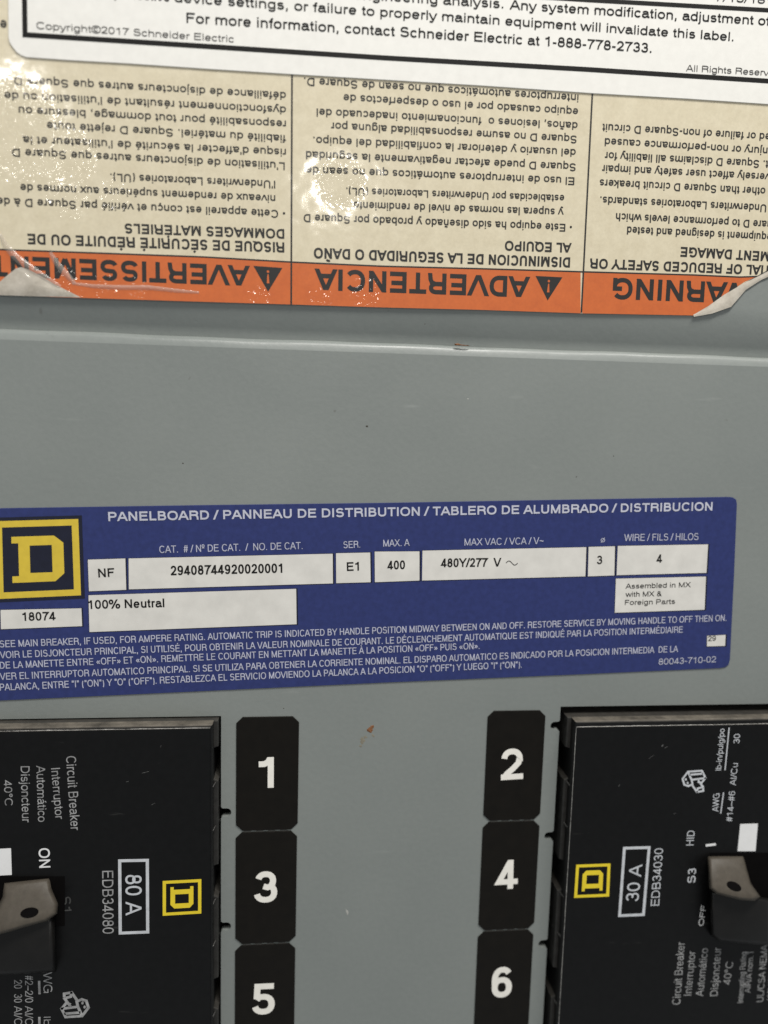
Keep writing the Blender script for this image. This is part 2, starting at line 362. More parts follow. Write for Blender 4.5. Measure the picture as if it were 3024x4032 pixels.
     "'": (.27, [[(.135, 1), (.135, .70)]]), '"': (.49, [[(.15, 1), (.15, .70)], [(.34, 1), (.34, .70)]]),
     '/': (.387, [[(.0, -.02), (.387, 1.02)]]), '-': (.46, [[(.06, .36), (.40, .36)]]), '–': (.774, [[(.0, .36), (.774, .36)]]),
     '(': (.46, [arc(.48, .37, .33, .66, 130, 230, 8)]), ')': (.46, [arc(-.02, .37, .33, .66, 50, -50, 8)]),
     '#': (lc, [[(.16, 0), (.30, 1)], [(.46, 0), (.60, 1)], [(.05, .34), (.68, .34)], [(.09, .66), (.72, .66)]]),
     '%': (1.24, [arc(.26, .74, .17, .20, 0, 360), arc(.98, .25, .17, .20, 0, 360), [(.34, -.02), (.90, 1.02)]]),
     '&': (.93, [arc(.42, .78 - hy / 2, .17, .22 - hy / 2, -60, 240, 12) + [(.36, .60), (.86, 0)], [(.48, .60), (.20, .45)] + arc(.36, .26, .28 - hx, .26 - hy, 140, 330, 10) + [(.66, .28), (.74, .50)]]),
     '~': (.81, [[(.10, .42), (.20, .50), (.30, .50), (.50, .40), (.60, .40), (.71, .49)]]),
     'º': (.51, [arc(.25, .82, .17, .17, 0, 360), [(.06, .54), (.45, .54)]]), '°': (.55, [arc(.27, .82, .15, .15, 0, 360)]),
     '©': (1.02, [arc(.51, .5, .46, .5, 0, 360), arc(.51, .5, .22, .24, 45, 315)]),
     '«': (.774, [[(.35, .60), (.14, .37), (.35, .14)], [(.63, .60), (.42, .37), (.63, .14)]]), '»': (.774, [[(.14, .60), (.35, .37), (.14, .14)], [(.42, .60), (.63, .37), (.42, .14)]]),
     'ø': (.85, [arc(.42, yo, .34 - hx, ry, 0, 360), [(.12, -.06), (.72, .80)]]), '•': (.49, [arc(.245, .38, .07, .07, 0, 360, 8)]),
    }
    return K.get(ch, K['o'])
def layout(s, hx, hy):
    x = 0; out = []
    for ch in s:
        a, ls = glyph(ch, hx, hy)
        for l in ls: out.append([(px + x, py) for px, py in l])
        x += a
    return out
def letter_each(name, items, z, mat, parent, off=0.0):
    for it in items: lettering(name, [it], z, mat, parent, off)
def lettering(name, items, z, mat, parent, off=0.0, label=None):
    V = []; F = []
    w = .118 + 1.2 * off
    for s, p0, p1, cap in items:
        A = Vector(q(*p0, z)); B = Vector(q(*p1, z))
        d = Vector((p1[0] - p0[0], p1[1] - p0[1])).normalized()
        up = q(p0[0] + d.y * cap, p0[1] - d.x * cap, z); h = (Vector(up) - A).length
        ex = (B - A).normalized(); ey = Vector((-ex.y, ex.x)); span = (B - A).length
        r = 1.0
        for it in range(3):
            hx = w / 2 / r; ls = layout(s, hx, w / 2)
            x0, x1 = 1e9, -1e9
            for l in ls:
                for i, (x, y) in enumerate(l):
                    a_ = Vector(l[max(i - 1, 0)]); b_ = Vector(l[min(i + 1, len(l) - 1)]); e_ = b_ - a_
                    g_ = hx * (abs(e_.y) / e_.length if e_.length > 1e-6 else 1)
                    x0 = min(x0, x - g_); x1 = max(x1, x + g_)
            r = span / (x1 - x0) / h
        for k, l in enumerate(ls):
            P = [A + ex * ((x - x0) * r * h) + ey * (y * h) for x, y in l]
            Q = [P[0]]
            for p in P[1:]:
                if (p - Q[-1]).length > 1e-4: Q.append(p)
            closed = (Q[0] - Q[-1]).length < 1e-3
            if closed: Q.pop()
            n = len(Q); i0 = len(V); hw = w * h / 2; zk = z + .0012 * (k % 7)
            for i, p in enumerate(Q):
                if closed: a_ = (p - Q[i - 1]).normalized(); b_ = (Q[(i + 1) % n] - p).normalized()
                else:
                    a_ = (p - Q[i - 1]).normalized() if i else (Q[1] - p).normalized()
                    b_ = (Q[i + 1] - p).normalized() if i < n - 1 else a_
                t_ = (a_ + b_); t_ = t_.normalized() if t_.length > 1e-4 else a_
                kk = 1 / max(.45, t_.dot(a_)); nn = Vector((-t_.y, t_.x)) * hw * kk
                if not closed and i in (0, n - 1):           # slanting stems are cut level with the line
                    ye = (p - A).dot(ey) / h; cy_ = a_.dot(ey); cx_ = a_.dot(ex)
                    if min(abs(ye), abs(ye - 1), abs(ye - .73)) < .035 and abs(cy_) > .4 and abs(cx_) > .1:
                        nn = -ex * (hw / cy_)
                V += [(p.x + nn.x, p.y + nn.y, zk), (p.x - nn.x, p.y - nn.y, zk)]
            for i in range(n if closed else n - 1):
                j = (i + 1) % n; F.append((i0 + 2 * i, i0 + 2 * i + 1, i0 + 2 * j + 1, i0 + 2 * j))
    me = bpy.data.meshes.new(name); me.from_pydata([W(*v) for v in V], [], F); me.update()
    return link(name, me, mat, parent, label)

# ================================================================== SETTING: cover sheets
L_Y = 13.77
back = mesh('enclosure_back', [(-170, -230, -38), (240, -230, -38), (240, 210, -38), (-170, 210, -38), (-170, -230, -40), (240, -230, -40), (240, 210, -40), (-170, 210, -40)],
            [(0, 1, 2, 3), (4, 5, 6, 7), (0, 1, 5, 4), (1, 2, 6, 5), (2, 3, 7, 6), (3, 0, 4, 7)], M_DARK)
back['kind'] = 'structure'
def notch_side(x, ys, out, depth, half, y_from, y_to):
    """vertical edge at x going from y_from to y_to with rounded slots at ys reaching out by depth"""
    pts = []; sgn = 1 if y_to > y_from else -1
    for y in sorted(ys, reverse=sgn < 0):
        r = half
        pts.append((x, y - sgn * (r + .3)))
        pts.append((x + out * .35, y - sgn * r))
        for k in range(7):
            a = -math.pi / 2 + math.pi * k / 6
            pts.append((x + out * (depth - r + r * math.cos(a)), y + sgn * r * math.sin(a)))
        pts.append((x + out * .35, y + sgn * r)); pts.append((x, y + sgn * (r + .3)))
    return [(x, y_from)] + pts + [(x, y_to)]
HL = (-15.66, -60.96); HR = (55.41, -60.0)
ysl = [q(492, 1755)[1] - k * 25.4 for k in range(4)]
ysr = [q(1196, 1568)[1], q(1188, 1806)[1], q(1172, 2039)[1]]; ysr += [ysr[-1] - 25.4]
outer = [(-165, -225), (235, -225), (235, L_Y - 1.2), (-165, L_Y - 1.2)]
holeL = [(-140, -185)] + [(HL[0] - .0, -185)] + notch_side(HL[0], ysl, 1, 2.1, .9, -184.9, HL[1] - .01) + [(HL[0], HL[1]), (-140, HL[1])]
holeR = [(200, -185), (200, HR[1]), (HR[0], HR[1])] + notch_side(HR[0], ysr, -1, 2.0, .9, HR[1] - .01, -184.9) + [(HR[0], -185)]
def dedupe(p):
    o = []
    for a in p:
        if not o or (Vector(a) - Vector(o[-1])).length > .02: o.append(a)
    return o
cover = fill_loops('dead_front_cover', [outer, dedupe(holeL), dedupe(holeR)], -.75, M_PAINT, ext=.75)
cover['kind'] = 'structure'
# rolled upper lip of the cover (same object)
bm = bmesh.new(); bm.from_mesh(cover.data)
prof = [(L_Y - 1.2, 0), (L_Y - 1.0, -.05), (L_Y - .5, -.22)]
R_ = 1.5
for k in range(9):
    a = math.radians(22 + 66 * k / 8); prof.append((L_Y - 1.0 + .9 + R_ * (math.sin(a) - math.sin(math.radians(22))), -.36 + R_ * (math.cos(a) - math.cos(math.radians(22)))))
prof.append((L_Y + .86, -9))
xs = [-165 + 400 * i / 80 for i in range(81)]
grid = [[bm.verts.new(W(x, y + min(1, jj / 4) * (.07 * math.sin(x * .11) + .05 * math.sin(x * .31 + 1)), z)) for jj, (y, z) in enumerate(prof)] for x in xs]
for i in range(80):
    for j in range(len(prof) - 1):
        f = bm.faces.new((grid[i][j], grid[i + 1][j], grid[i + 1][j + 1], grid[i][j + 1])); f.smooth = True
bmesh.ops.recalc_face_normals(bm, faces=bm.faces); bm.to_mesh(cover.data); bm.free()
# upper cover sheet: turns back behind the lip
ZU = -.3
prof = [(200, ZU), (80, ZU), (40, ZU), (L_Y + 10.5, ZU)]
for k in range(1, 13):
    s = k / 12; e = s * s * (3 - 2 * s)
    prof.append((L_Y + 10.5 - 8.4 * s, ZU - 1.75 * (s ** 1.7) ))
prof += [(L_Y + 1.3, -2.12), (L_Y + .6, -2.2)]
xs = [-165 + 400 * i / 60 for i in range(61)]
V = [(x, y, z) for x in xs for y, z in prof]; n = len(prof); F = []
for i in range(60):
    for j in range(n - 1): F.append((i * n + j, (i + 1) * n + j, (i + 1) * n + j + 1, i * n + j + 1))
upper = mesh('upper_cover', V, F, M_PAINT, smooth=True); upper['kind'] = 'structure'
# chips and rust on the cover
def blob(name, u, v, ru, rv, z0, h, mat, parent, ang=0, n=16, jag=.3):
    X, Y = q(u, v); P = []
    for k in range(n):
        a = 2 * math.pi * k / n; r = 1 + random.uniform(-jag, jag)
        x, y = ru * r * math.cos(a), rv * r * math.sin(a)
        P.append((X + x * math.cos(ang) - y * math.sin(ang), Y + x * math.sin(ang) + y * math.cos(ang)))
    V = [(x, y, z0) for x, y in P] + [(X + (x - X) * .6, Y + (y - Y) * .6, z0 + h) for x, y in P]
    F = [(i, (i + 1) % n, n + (i + 1) % n, n + i) for i in range(n)] + [tuple(range(n, 2 * n))]
    return mesh(name, V, F, mat, parent)
blob('rust_spot', 799, 1577, .75, .6, 0, .08, M_RUST, cover)
blob('rust_spot', 803, 1571, .5, .35, 0, .1, M_RUST, cover, .6)
blob('rust_spot', 990, 744, .8, .2, -.25, .3, M_RUST, cover, -.04)
blob('rust_spot', 1002, 745.5, 1.2, .09, -.2, .25, M_RUST, cover, -.04)
M_STAIN = simple('rust_stain', (.235, .215, .165), .6, .15)
for u, v, r in ((783, 1600, .5), (789, 1592, .35), (779, 1612, .25), (806, 1589, .25)): blob('rust_stain', u, v, r, r * 1.2, 0, .02, M_STAIN, cover, .4, 14, .5)
M_SCUFF = simple('plastic_scuff', (.09, .09, .088), .5, .6, 2500)
M_CHIP = simple('bare_scuff', (.42, .42, .39), .5)
M_SPECK = simple('dirt_speck', (.07, .065, .055), .8)
blob('paint_scuff', 750, 1971, .30, .85, 0, .02, M_CHIP, cover, .35, 12, .45)
blob('paint_scuff', 1011, 862, .22, .12, 0, .02, M_CHIP, cover, .2, 10)
for u, v, r in ((792, 921, .26), (395, 1001, .18), (1245, 1030, .14), (918, 1180 - 480, .1), (613, 1530, .14), (1325, 985, .12)):
    blob('dirt_speck', u, v, r, r * .8, 0, .03, M_SPECK, cover, 0, 9)

# ================================================================== upper warning label (printed upside down)
c3 = crop(.5126, 0, 329.2); c4 = crop(.504, 823, 329)
zl = ZU + .10
wl = thing('warning_label', 'worn cream and orange trilingual warning label stuck upside down on the grey upper cover', 'label', 20, 45, ZU)
bot = [(-75, 634), (0, 637.5), (220, 645), (439, 652), (604, 657), (823, 664), (1042, 669.5), (1262, 677), (1501, 681.5)]
sheet_top = 200
xl = q(-75, 634, zl)
pts = [q(u, v, zl) for u, v in bot]
edge = [q(1560, 642, zl), q(1610, 610, zl), q(1659, 583, zl), q(1720, 552, zl)]
sheet = pts + edge + [(120, 60), (118, 92), (-62, 92)]
prism('label_sheet', sheet, ZU, zl, M_CREAM, wl)
# orange band: top boundary line
bt = [(-75, 536), (13, 539.5), (220, 547), (439, 555), (628, 566), (823, 575), (1040, 580.5), (1256, 587), (1500, 594), (1597, 598.5), (1640, 597)]
def band(i0, i1, u0, u1, name, label):
    def at(pl, u):
        for a, b in zip(pl, pl[1:]):
            if a[0] <= u <= b[0]: t = (u - a[0]) / (b[0] - a[0]); return (u, a[1] + t * (b[1] - a[1]))
        return pl[-1]
    us = [u0] + [b[0] for b in bt if u0 < b[0] < u1] + [u1]
    top = [at(bt, u) for u in us]
    ub = [u0] + [b[0] for b in bot if u0 < b[0] < min(u1, 1501)] + ([u1] if u1 < 1501 else [1501])
    bo = [at(bot, u) for u in ub]
    tail = [] if u1 < 1501 else [(1560, 641), (1608, 609), (1636, 596.8)]
    P = [q(u, v, zl) for u, v in bo + tail] + [q(u, v, zl) for u, v in reversed(top[:-1] if tail else top)]
    return prism(name, P, zl - .02, zl + .02, M_ORANGE, wl, label=label)
band(0, 0, -75, 628, 'header_band', 'creased orange band reading AVERTISSEMENT')
band(0, 0, 631, 1254, 'header_band', 'orange band reading ADVERTENCIA')
band(0, 0, 1258, 1640, 'header_band', 'orange band reading WARNING with torn corner')
def line_px(name, a, b, wd, z, mat, parent):
    A = q(*a, z); B = q(*b, z); qd = stroke([A, B], wd)[0]
    return prism(name, qd, z - .01, z + .015, mat, parent)
zt = zl + .035
for a, b in (((631, 120), (629, 657)), ((1280, 195), (1256, 674))): line_px('divider_line', a, b, .32, zt, M_INKW, wl)
for a, b in zip(bt[:-1], bt[1:]): pass
V = []; F = []
for k, (u, v) in enumerate(bt):
    x, y = q(u, v, zt); V += [(x, y + .14, zt), (x, y - .14, zt)]
for k in range(len(bt) - 1): F.append((2 * k, 2 * k + 1, 2 * k + 3, 2 * k + 2))
mesh('rule_line', V, F, M_INKW, wl)
# big signal words and triangles
big = .078
lettering('signal_word', [('AVERTISSEMENT', c3(1052, 478), c3(-45, 432), 44)], zt, M_INKW, wl, big, 'AVERTISSEMENT')
lettering('signal_word', [('ADVERTENCIA', (1145, 598), (680, 580), 45)], zt, M_INKW, wl, big, 'ADVERTENCIA')
lettering('signal_word', [('WARNING', (1632, 612), (1325, 600), 45)], zt, M_INKW, wl, big, 'WARNING')
for o in list(wl.children):                              # the print ends where the corner is torn off
    if o.name.startswith('signal_word') and o.get('label') == 'WARNING':
        bm = bmesh.new(); bm.from_mesh(o.data); a = W(*q(1501, 679, zl), zl); c = W(*q(1650, 586, zl), zl)
        d = (c - a).normalized(); nrm = Vector((d.z, 0, -d.x)); org = Vector(wl.location)
        bmesh.ops.bisect_plane(bm, geom=list(bm.verts) + list(bm.edges) + list(bm.faces), plane_co=a - org, plane_no=nrm, clear_outer=True)
        bm.to_mesh(o.data); bm.free()
def triangle(a, b, c):
    T = [q(*p, zt) for p in (a, b, c)]
    t = prism('hazard_triangle', T, zt - .01, zt + .01, M_INKW, wl)
    A, B, C = [Vector(p) for p in T]; base = (A + B) / 2; up = (C - base); ex = (B - A)
    def pt(s, h): p = base + up * h + ex * s; return tuple(p)
    bar = [pt(-.045, .66), pt(.045, .66), pt(.02, .30), pt(-.02, .30)]
    dot = [pt(.045 * math.cos(k), .19 + .055 * math.sin(k)) for k in [i * math.pi / 4 for i in range(8)]]
    for P in (bar, dot): prism('exclamation_mark', P, zt + .012, zt + .03, M_ORANGE, wl)
triangle(c3(1190, 487), c3(1068, 478), c3(1130, 587))
triangle((1215, 599), (1157, 596), (1183, 649))
# headings
H = .07
f1 = crop(.5126, 0, 0); f2 = crop(.504, 823, 0)
lettering('heading', [('DOMMAGES MATÉRIELS', c3(1198, 323), c3(525, 299), 21), ('RISQUE DE SÉCURITÉ RÉDUITE OU DE', c3(1198, 379), c3(115, 342), 22)], zt, M_INKW, wl, H)
lettering('heading', [('AL EQUIPO', (1235, 525), (1091, 520), 21), ('DISMINUCION DE LA SEGURIDAD O DAÑO', (1232, 556), (678, 535), 22)], zt, M_INKW, wl, H)
lettering('heading', [('POTENTIAL OF REDUCED SAFETY OR', (1752, 577), (1275, 558), 21), ('EQUIPMENT DAMAGE', (1742, 548), (1471, 533), 21)], zt, M_INKW, wl, H)
Bd = .044
lettering('paragraph', [
 ("défaillance de disjoncteurs autres que Square D.", f1(1205, 388), f1(45, 322), 17),
 ("dysfonctionnement résultant de l'utilisation ou de la", f1(1205, 449), f1(-45, 383), 17),
 ("responsabilité pour tout dommage, blessure ou", f1(1205, 508), f1(78, 449), 17),
 ("fiabilité du matériel. Square D rejette toute", f1(1205, 569), f1(197, 513), 17),
 ("risque d'affecter la sécurité de l'utilisateur et la", f1(1205, 627), f1(95, 573), 17),
 ("L'utilisation de disjoncteurs autres que Square D", f1(1200, 684), f1(50, 625), 17),
 ("l'Underwriters Laboratories (UL).", c3(1160, 119), c3(465, 88), 17),
 ("niveaux de rendement supérieurs aux normes de", c3(1160, 180), c3(85, 132), 17),
 ("• Cette appareil est conçu et vérifié par Square D à des", c3(1202, 244), c3(-40, 188), 17)], zt, M_INKW, wl, Bd)
lettering('paragraph', [
 ("interruptores automáticos que no sean de Square D.", (1250, 204), (657, 167), 17),
 ("equipo causado por el uso o desperfectos de", (1249, 234), (742, 203), 17),
 ("daños, lesiones o  funcionamiento inadecuado del", (1248, 264), (684, 234), 17),
 ("Square D no asume responsabilidad alguna por", (1246, 293), (715, 264), 17),
 ("del usuario y deteriorar la confiabilidad del equipo.", (1244, 322), (677, 295), 17),
 ("Square D puede afectar negativamente la seguridad", (1244, 353), (661, 326), 17),
 ("El uso de interruptores automáticos que no sean de", (1241, 383), (661, 359), 17),
 ("establecidas por Underwriters Laboratories (UL).", (1219, 421), (748, 405), 16),
 ("y supera las normas de nivel de rendimiento", (1218, 451), (764, 435), 17),
 ("• Este equipo ha sido diseñado y probado por Square D", (1236, 484), (656, 462), 17)], zt, M_INKW, wl, Bd)
lettering('paragraph', [
 ("caused or failure of non-Square D circuit", (1712, 291), (1302, 267), 17),
 ("injury or non-performance caused", (1664, 319), (1307, 298), 17),
 ("equipment. Square D disclaims all liability for", (1757, 352), (1307, 328), 17),
 ("adversely affect user safety and impair", (1688, 376), (1301, 356), 17),
 ("Use of other than Square D circuit breakers", (1722, 409), (1296, 387), 17),
 ("all Underwriters Laboratories standards.", (1684, 443), (1297, 424), 17),
 ("by Square D to performance levels which", (1722, 480), (1331, 460), 17),
 ("This equipment is designed and tested", (1712, 507), (1355, 489), 17)], zt, M_INKW, wl, Bd)
# folded / torn lower left corner: white backing shows
zb = zl + .06
tear = [(-20, 632), (0, 608), (14, 596), (34, 580), (46, 577), (64, 583), (92, 598), (118, 614), (142, 626), (175, 642.5), (120, 641), (70, 640), (0, 637.6)]
def flap(name, px, mat, lift, zb=zb, label=None):
    P = [q(u, v, zb) for u, v in px]; cx = sum(p[0] for p in P) / len(P); cy = sum(p[1] for p in P) / len(P)
    n = len(P); rings = 4; V = []; F = []
    for r in range(rings):
        f = 1 - r / rings
        for k, (x, y) in enumerate(P): V.append((cx + (x - cx) * f, cy + (y - cy) * f, zb + lift * (1 - f * f) + .06 * noise.noise((x * .5, y * .5, r))))
    V.append((cx, cy, zb + lift))
    for r in range(rings - 1):
        for k in range(n): F.append((r * n + k, r * n + (k + 1) % n, (r + 1) * n + (k + 1) % n, (r + 1) * n + k))
    for k in range(n): F.append(((rings - 1) * n + k, (rings - 1) * n + (k + 1) % n, rings * n))
    return mesh(name, V, F, mat, wl, label, smooth=True)
flap('torn_corner', tear, M_BACK, .25, label='whitish torn patch at the lower left corner')
# raised creases of the film
def ridge(name, px, mat, wd, h, z, parent, taper=True):
    P = [Vector(q(u, v, z)) for u, v in px]; V = []; F = []
    n = len(P)
    for i, p in enumerate(P):
        d = (P[min(i + 1, n - 1)] - P[max(i - 1, 0)]).normalized(); nn = Vector((-d.y, d.x))
        k = math.sin(math.pi * (i + .3) / (n - .4)) if taper else 1
        for s, hh in ((-1, 0), (-.5, .7), (0, 1), (.5, .7), (1, 0)):
            a = p + nn * s * wd * (.4 + .6 * k); V.append((a.x, a.y, z + hh * h * k))
    for i in range(n - 1):
        for j in range(4): F.append((i * 5 + j, i * 5 + j + 1, i * 5 + j + 6, i * 5 + j + 5))
    return mesh(name, V, F, mat, parent, smooth=True)
M_FILM, nt_, P_ = new_mat('clear_film')
P_.inputs['Base Color'].default_value = (.62, .55, .48, 1); P_.inputs['Roughness'].default_value = .16; P_.inputs['Alpha'].default_value = .32
P_.inputs['Specular IOR Level'].default_value = 1.0
nt_.links.new(bump(nt_, tex(nt_, 900, 3), .6, .0002), P_.inputs['Normal'])
ridge('film_crease', [(0, 505), (12, 530), (30, 552), (52, 570), (85, 592), (130, 620)], M_FILM, .7, .35, zb + .1, wl)
ridge('film_crease', [(108, 545), (120, 565), (135, 585), (150, 600), (162, 612)], M_FILM, .6, .3, zb, wl)
ridge('film_crease', [(155, 612), (200, 618), (260, 621), (320, 621), (380, 628), (430, 632)], M_FILM, .45, .22, zb, wl)
# curled lower right corner
def curl():
    a = [(1497, 681), (1530, 664), (1565, 641), (1605, 615), (1640, 597), (1680, 577), (1720, 555)]
    wds = [.4, 1.6, 2.7, 1.3, .9, 1.1, 1.5]
    V = []; F = []; n = 8
    for i, (u, v) in enumerate(a):
        p = Vector(q(u, v, zl)); pn = Vector(q(*a[min(i + 1, len(a) - 1)], zl)); pp = Vector(q(*a[max(i - 1, 0)], zl))
        d = (pn - pp).normalized(); out = Vector((d.y, -d.x)); wd = wds[i]
        for k in range(n):
            t = k / (n - 1)
            s = wd * (t * 1.05 - .15); hgt = .10 + .38 * (wd / 3) * math.sin(t * math.pi * .62) + .12 * noise.noise((i * .9, k * .7, 0))
            V.append((p.x + out.x * s, p.y + out.y * s, zl + hgt))
    for i in range(len(a) - 1):
        for k in range(n - 1): F.append((i * n + k, (i + 1) * n + k, (i + 1) * n + k + 1, i * n + k + 1))
    o = mesh('curled_corner', V, F, M_BACK, wl, 'white underside of the curled lower right corner', smooth=True)
curl()

# ================================================================== white label on top
zw = ZU + .32
aw = thing('equipment_label', 'white arc flash style label with thick black border overlapping the top of the warning label', 'label', 20, 70, zl)
wpts = [(17, -60), (17.4, 0), (18, 79), (20, 90), (25, 99), (36, 113), (45, 119), (56, 123.5), (150, 130), (274, 137), (450, 149), (640, 161), (823, 172), (1040, 185), (1279, 201.5), (1480, 213), (1659, 225), (1800, 233)]
P = [q(u, v, zw) for u, v in wpts]; P += [(112, 100), (-60, 100)]
prism('label_sheet', P, zl + .02, zw, M_WHITE, aw, bev=.06, segs=2)
zz = zw + .03
bw = .88
brd = [q(52, -60, zz), q(54, 75, zz), q(274, 89, zz), q(823, 124.5, zz), q(1270, 150, zz), q(1659, 175, zz), q(1800, 184, zz)]
def ribbon(name, P, wd, z, mat, parent):
    V = []; F = []; n = len(P); P = [Vector(p) for p in P]
    for i, p in enumerate(P):
        if i == 0: t = (P[1] - p).normalized(); k = 1
        elif i == n - 1: t = (p - P[i - 1]).normalized(); k = 1
        else:
            a = (p - P[i - 1]).normalized(); b = (P[i + 1] - p).normalized(); t = (a + b).normalized(); k = 1 / max(.3, t.dot(a))
        nn = Vector((-t.y, t.x)) * wd / 2 * k; V += [(p.x + nn.x, p.y + nn.y, z), (p.x - nn.x, p.y - nn.y, z)]
    for i in range(n - 1): F.append((2 * i, 2 * i + 1, 2 * i + 3, 2 * i + 2))
    return mesh(name, V, F, mat, parent)
ribbon('border_line', brd, bw, zz, M_INK, aw)
ribbon('border_line', [q(1130, -9, zz), q(1271, 0, zz), q(1659, 22, zz), q(1800, 30, zz)], .8, zz, M_INK, aw)
zx = zz + .02
lettering('paragraph', [
 ("A protective ", (218, -8), (367, 3), 21),
 ("device settings, or failure to properly maintain equipment will invalidate this label.", (377, 4), (1584, 89), 21),
 ("engineering analysis.", (765, -3), (1087, 18), 21),
 ("Any system modification, adjustment of any", (1101, 20), (1722, 59), 21),
 ("For more information, contact Schneider Electric at 1-888-778-2733.", (403, 49), (1407, 114), 22)], zx, M_INK, aw, .04)
lettering('date_text', [("7/13/18", (1545, 2), (1652, 8), 17)], zx, M_INK, aw, .04)
letter_each('small_print', [("Copyright©2017 Schneider Electric", (79, 70 - 8), (505, 91.5), 15), ("All Rights Reserved", (1482, 153.5), (1685, 165), 14)], zx, M_INKG, aw, .012)
# lone printed letter left of the white label
lettering('paragraph', [("e", (14, 44), (0, 43), 22)], zt, M_INKW, wl, .05)

# ================================================================== blue nameplate
b1 = crop(.5126, 0, 1042.4); b2 = crop(.504, 823, 1042.4)
zp = .18
np_ = thing('panelboard_nameplate', 'blue printed nameplate with yellow square logo and white data fields on the grey cover', 'nameplate', 15, -31, 0)
bp = [(-60, 1100), (0, 1098), (420, 1091.5), (850, 1086), (1250, 1079), (1572, 1073.5), (1583, 1074.5), (1590, 1079), (1592, 1088),
      (1586, 1240), (1577, 1425), (1574, 1436), (1567, 1441.5), (1555, 1443.5), (1250, 1457), (823, 1475), (420, 1494), (0, 1513.5), (-60, 1516)]
prism('nameplate_sheet', [q(u, v, zp) for u, v in bp], 0, zp, M_BLUE, np_, bev=.05, segs=2)
z2 = zp + .02
def patch(name, px, z, mat, parent, t=.02, label=None):
    return prism(name, [q(u, v, z) for u, v in px], z - t * 1.4, z, mat, parent, label=label)
def quad(name, f, pts, z, mat, parent, t=.02, label=None): return patch(name, [f(*p) for p in pts], z, mat, parent, t, label)
def logo(parent, corners, z, mat, fill, frame=.083, navy_margin=0.0):
    """square-frame logo with a slab D; corners px: top-left, top-right, bottom-right, bottom-left in logo's own upright sense"""
    C = [Vector(q(u, v, z)) for u, v in corners]
    def P(s, t, ):
        return tuple((C[0] * (1 - s) + C[1] * s) * (1 - t) + (C[3] * (1 - s) + C[2] * s) * t)
    nm = navy_margin
    prism('logo_ground', [P(-nm, -nm), P(1 + nm, -nm), P(1 + nm, 1 + nm), P(-nm, 1 + nm)], z - .04, z - .015, fill, parent)
    fo = [P(0, 0), P(1, 0), P(1, 1), P(0, 1)]; g = frame; fi = [P(g, g), P(1 - g, g), P(1 - g, 1 - g), P(g, 1 - g)]
    fill_loops('logo_frame', [fo, fi], z, mat, parent)
    D = [(.19, .205), (.70, .205), (.81, .30), (.81, .70), (.70, .80), (.19, .80), (.19, .715), (.27, .715), (.27, .29), (.19, .29)]
    d = [(.405, .325), (.67, .325), (.67, .68), (.405, .68)]
    fill_loops('logo_letter', [[P(*p) for p in D], [P(*p) for p in d]], z, mat, parent)
logo(np_, [(-11, 1126), (169, 1121), (175, 1286), (-7, 1294)], z2 + .03, M_YELLOW, M_NAVY, .082, .045)
for pts, f in (([(370, 325), (528, 320), (532, 452), (375, 458)], b1), ([(542, 320), (1402, 300), (1403, 425), (543, 450)], b1),
               ([(1416, 298), (1560, 295), (1562, 420), (1417, 424)], b1), ([(-27, 296), (165, 295), (165, 420), (-26, 427)], b2),
               ([(178, 292), (880, 277), (876, 402), (176, 420)], b2), ([(890, 276), (1003, 273), (1000, 398), (887, 402)], b2),
               ([(1015, 272), (1402, 265), (1395, 387), (1010, 397)], b2), ([(1007, 412), (1393, 403), (1387, 545), (1002, 558)], b2),
               ([(373, 475), (1248, 448), (1250, 597), (377, 630)], b1), ([(2, 537), (343, 530), (346, 605), (4, 618)], b1),
               ([(1398, 657), (1477, 653), (1475, 700), (1397, 702)], b2)):
    # thin black keyline below and right of each field
    d = 3.2
    px = [f(*p) for p in pts]
    patch('field_keyline', [(px[0][0] - 1, px[0][1] - 1), (px[1][0] + d, px[1][1] - 1), (px[2][0] + d, px[2][1] + 1.5), (px[3][0] - 1, px[3][1] + 1.5)], z2, M_NAVY, np_)
    quad('data_field', f, pts, z2 + .02, M_FIELD, np_)
z3 = z2 + .045
lettering('title_text', [('PANELBOARD / PANNEAU DE DISTRIBUTION / TABLERO DE ALUMBRADO / DISTRIBUCION', b1(457, 163), b2(1420, 120), 20)], z3, M_BLUETXT, np_, .064)
letter_each('field_caption', [('CAT.  # / Nº DE CAT.  /  NO. DE CAT.', b1(672, 297), b1(1275, 280), 15.5), ('SER.', b1(1448, 277), b1(1518, 274), 15),
 ('MAX. A', b2(10, 275), b2(123, 271), 15), ('MAX VAC / VCA / V~', b2(358, 270), b2(697, 263), 15), ('ø', b2(942, 256), b2(960, 255), 12),
 ('WIRE / FILS / HILOS', b2(1042, 251), b2(1360, 246), 15)], z3, M_BLUETXT2, np_, 0)
letter_each('field_text', [('NF', b1(415, 400), b1(483, 397), 19), ('29408744920020001', b1(720, 391), b1(1190, 380), 20.5), ('E1', b1(1462, 373), b1(1513, 371), 19),
 ('400', b2(28, 373), b2(103, 371), 19), ('480Y/277  V', b2(257, 363), b2(515, 360), 19), ('3', b2(925, 350), b2(948, 349), 18), ('4', b2(1181, 344), b2(1205, 343), 18),
 ('100% Neutral', b1(373, 533), b1(693, 525), 19), ('18074', b1(95, 583), b1(235, 580), 18.5)], z3, M_INK, np_, .048)
letter_each('field_text', [('Assembled in MX', b2(1048, 455), b2(1327, 448), 11), ('with MX &', b2(1048, 490), b2(1203, 487), 11), ('Foreign Parts', b2(1045, 525), b2(1260, 520), 11),
 ('29', b2(1402, 680), b2(1435, 678), 11)], z3, M_INK, np_, .03)
wave = [b2(536 + 50 * k / 12, 345 - 9 * math.sin(k / 12 * 2 * math.pi)) for k in range(13)]
ribbon('wave_symbol', [q(*p, z3) for p in wave], .17, z3, M_INKG, np_)
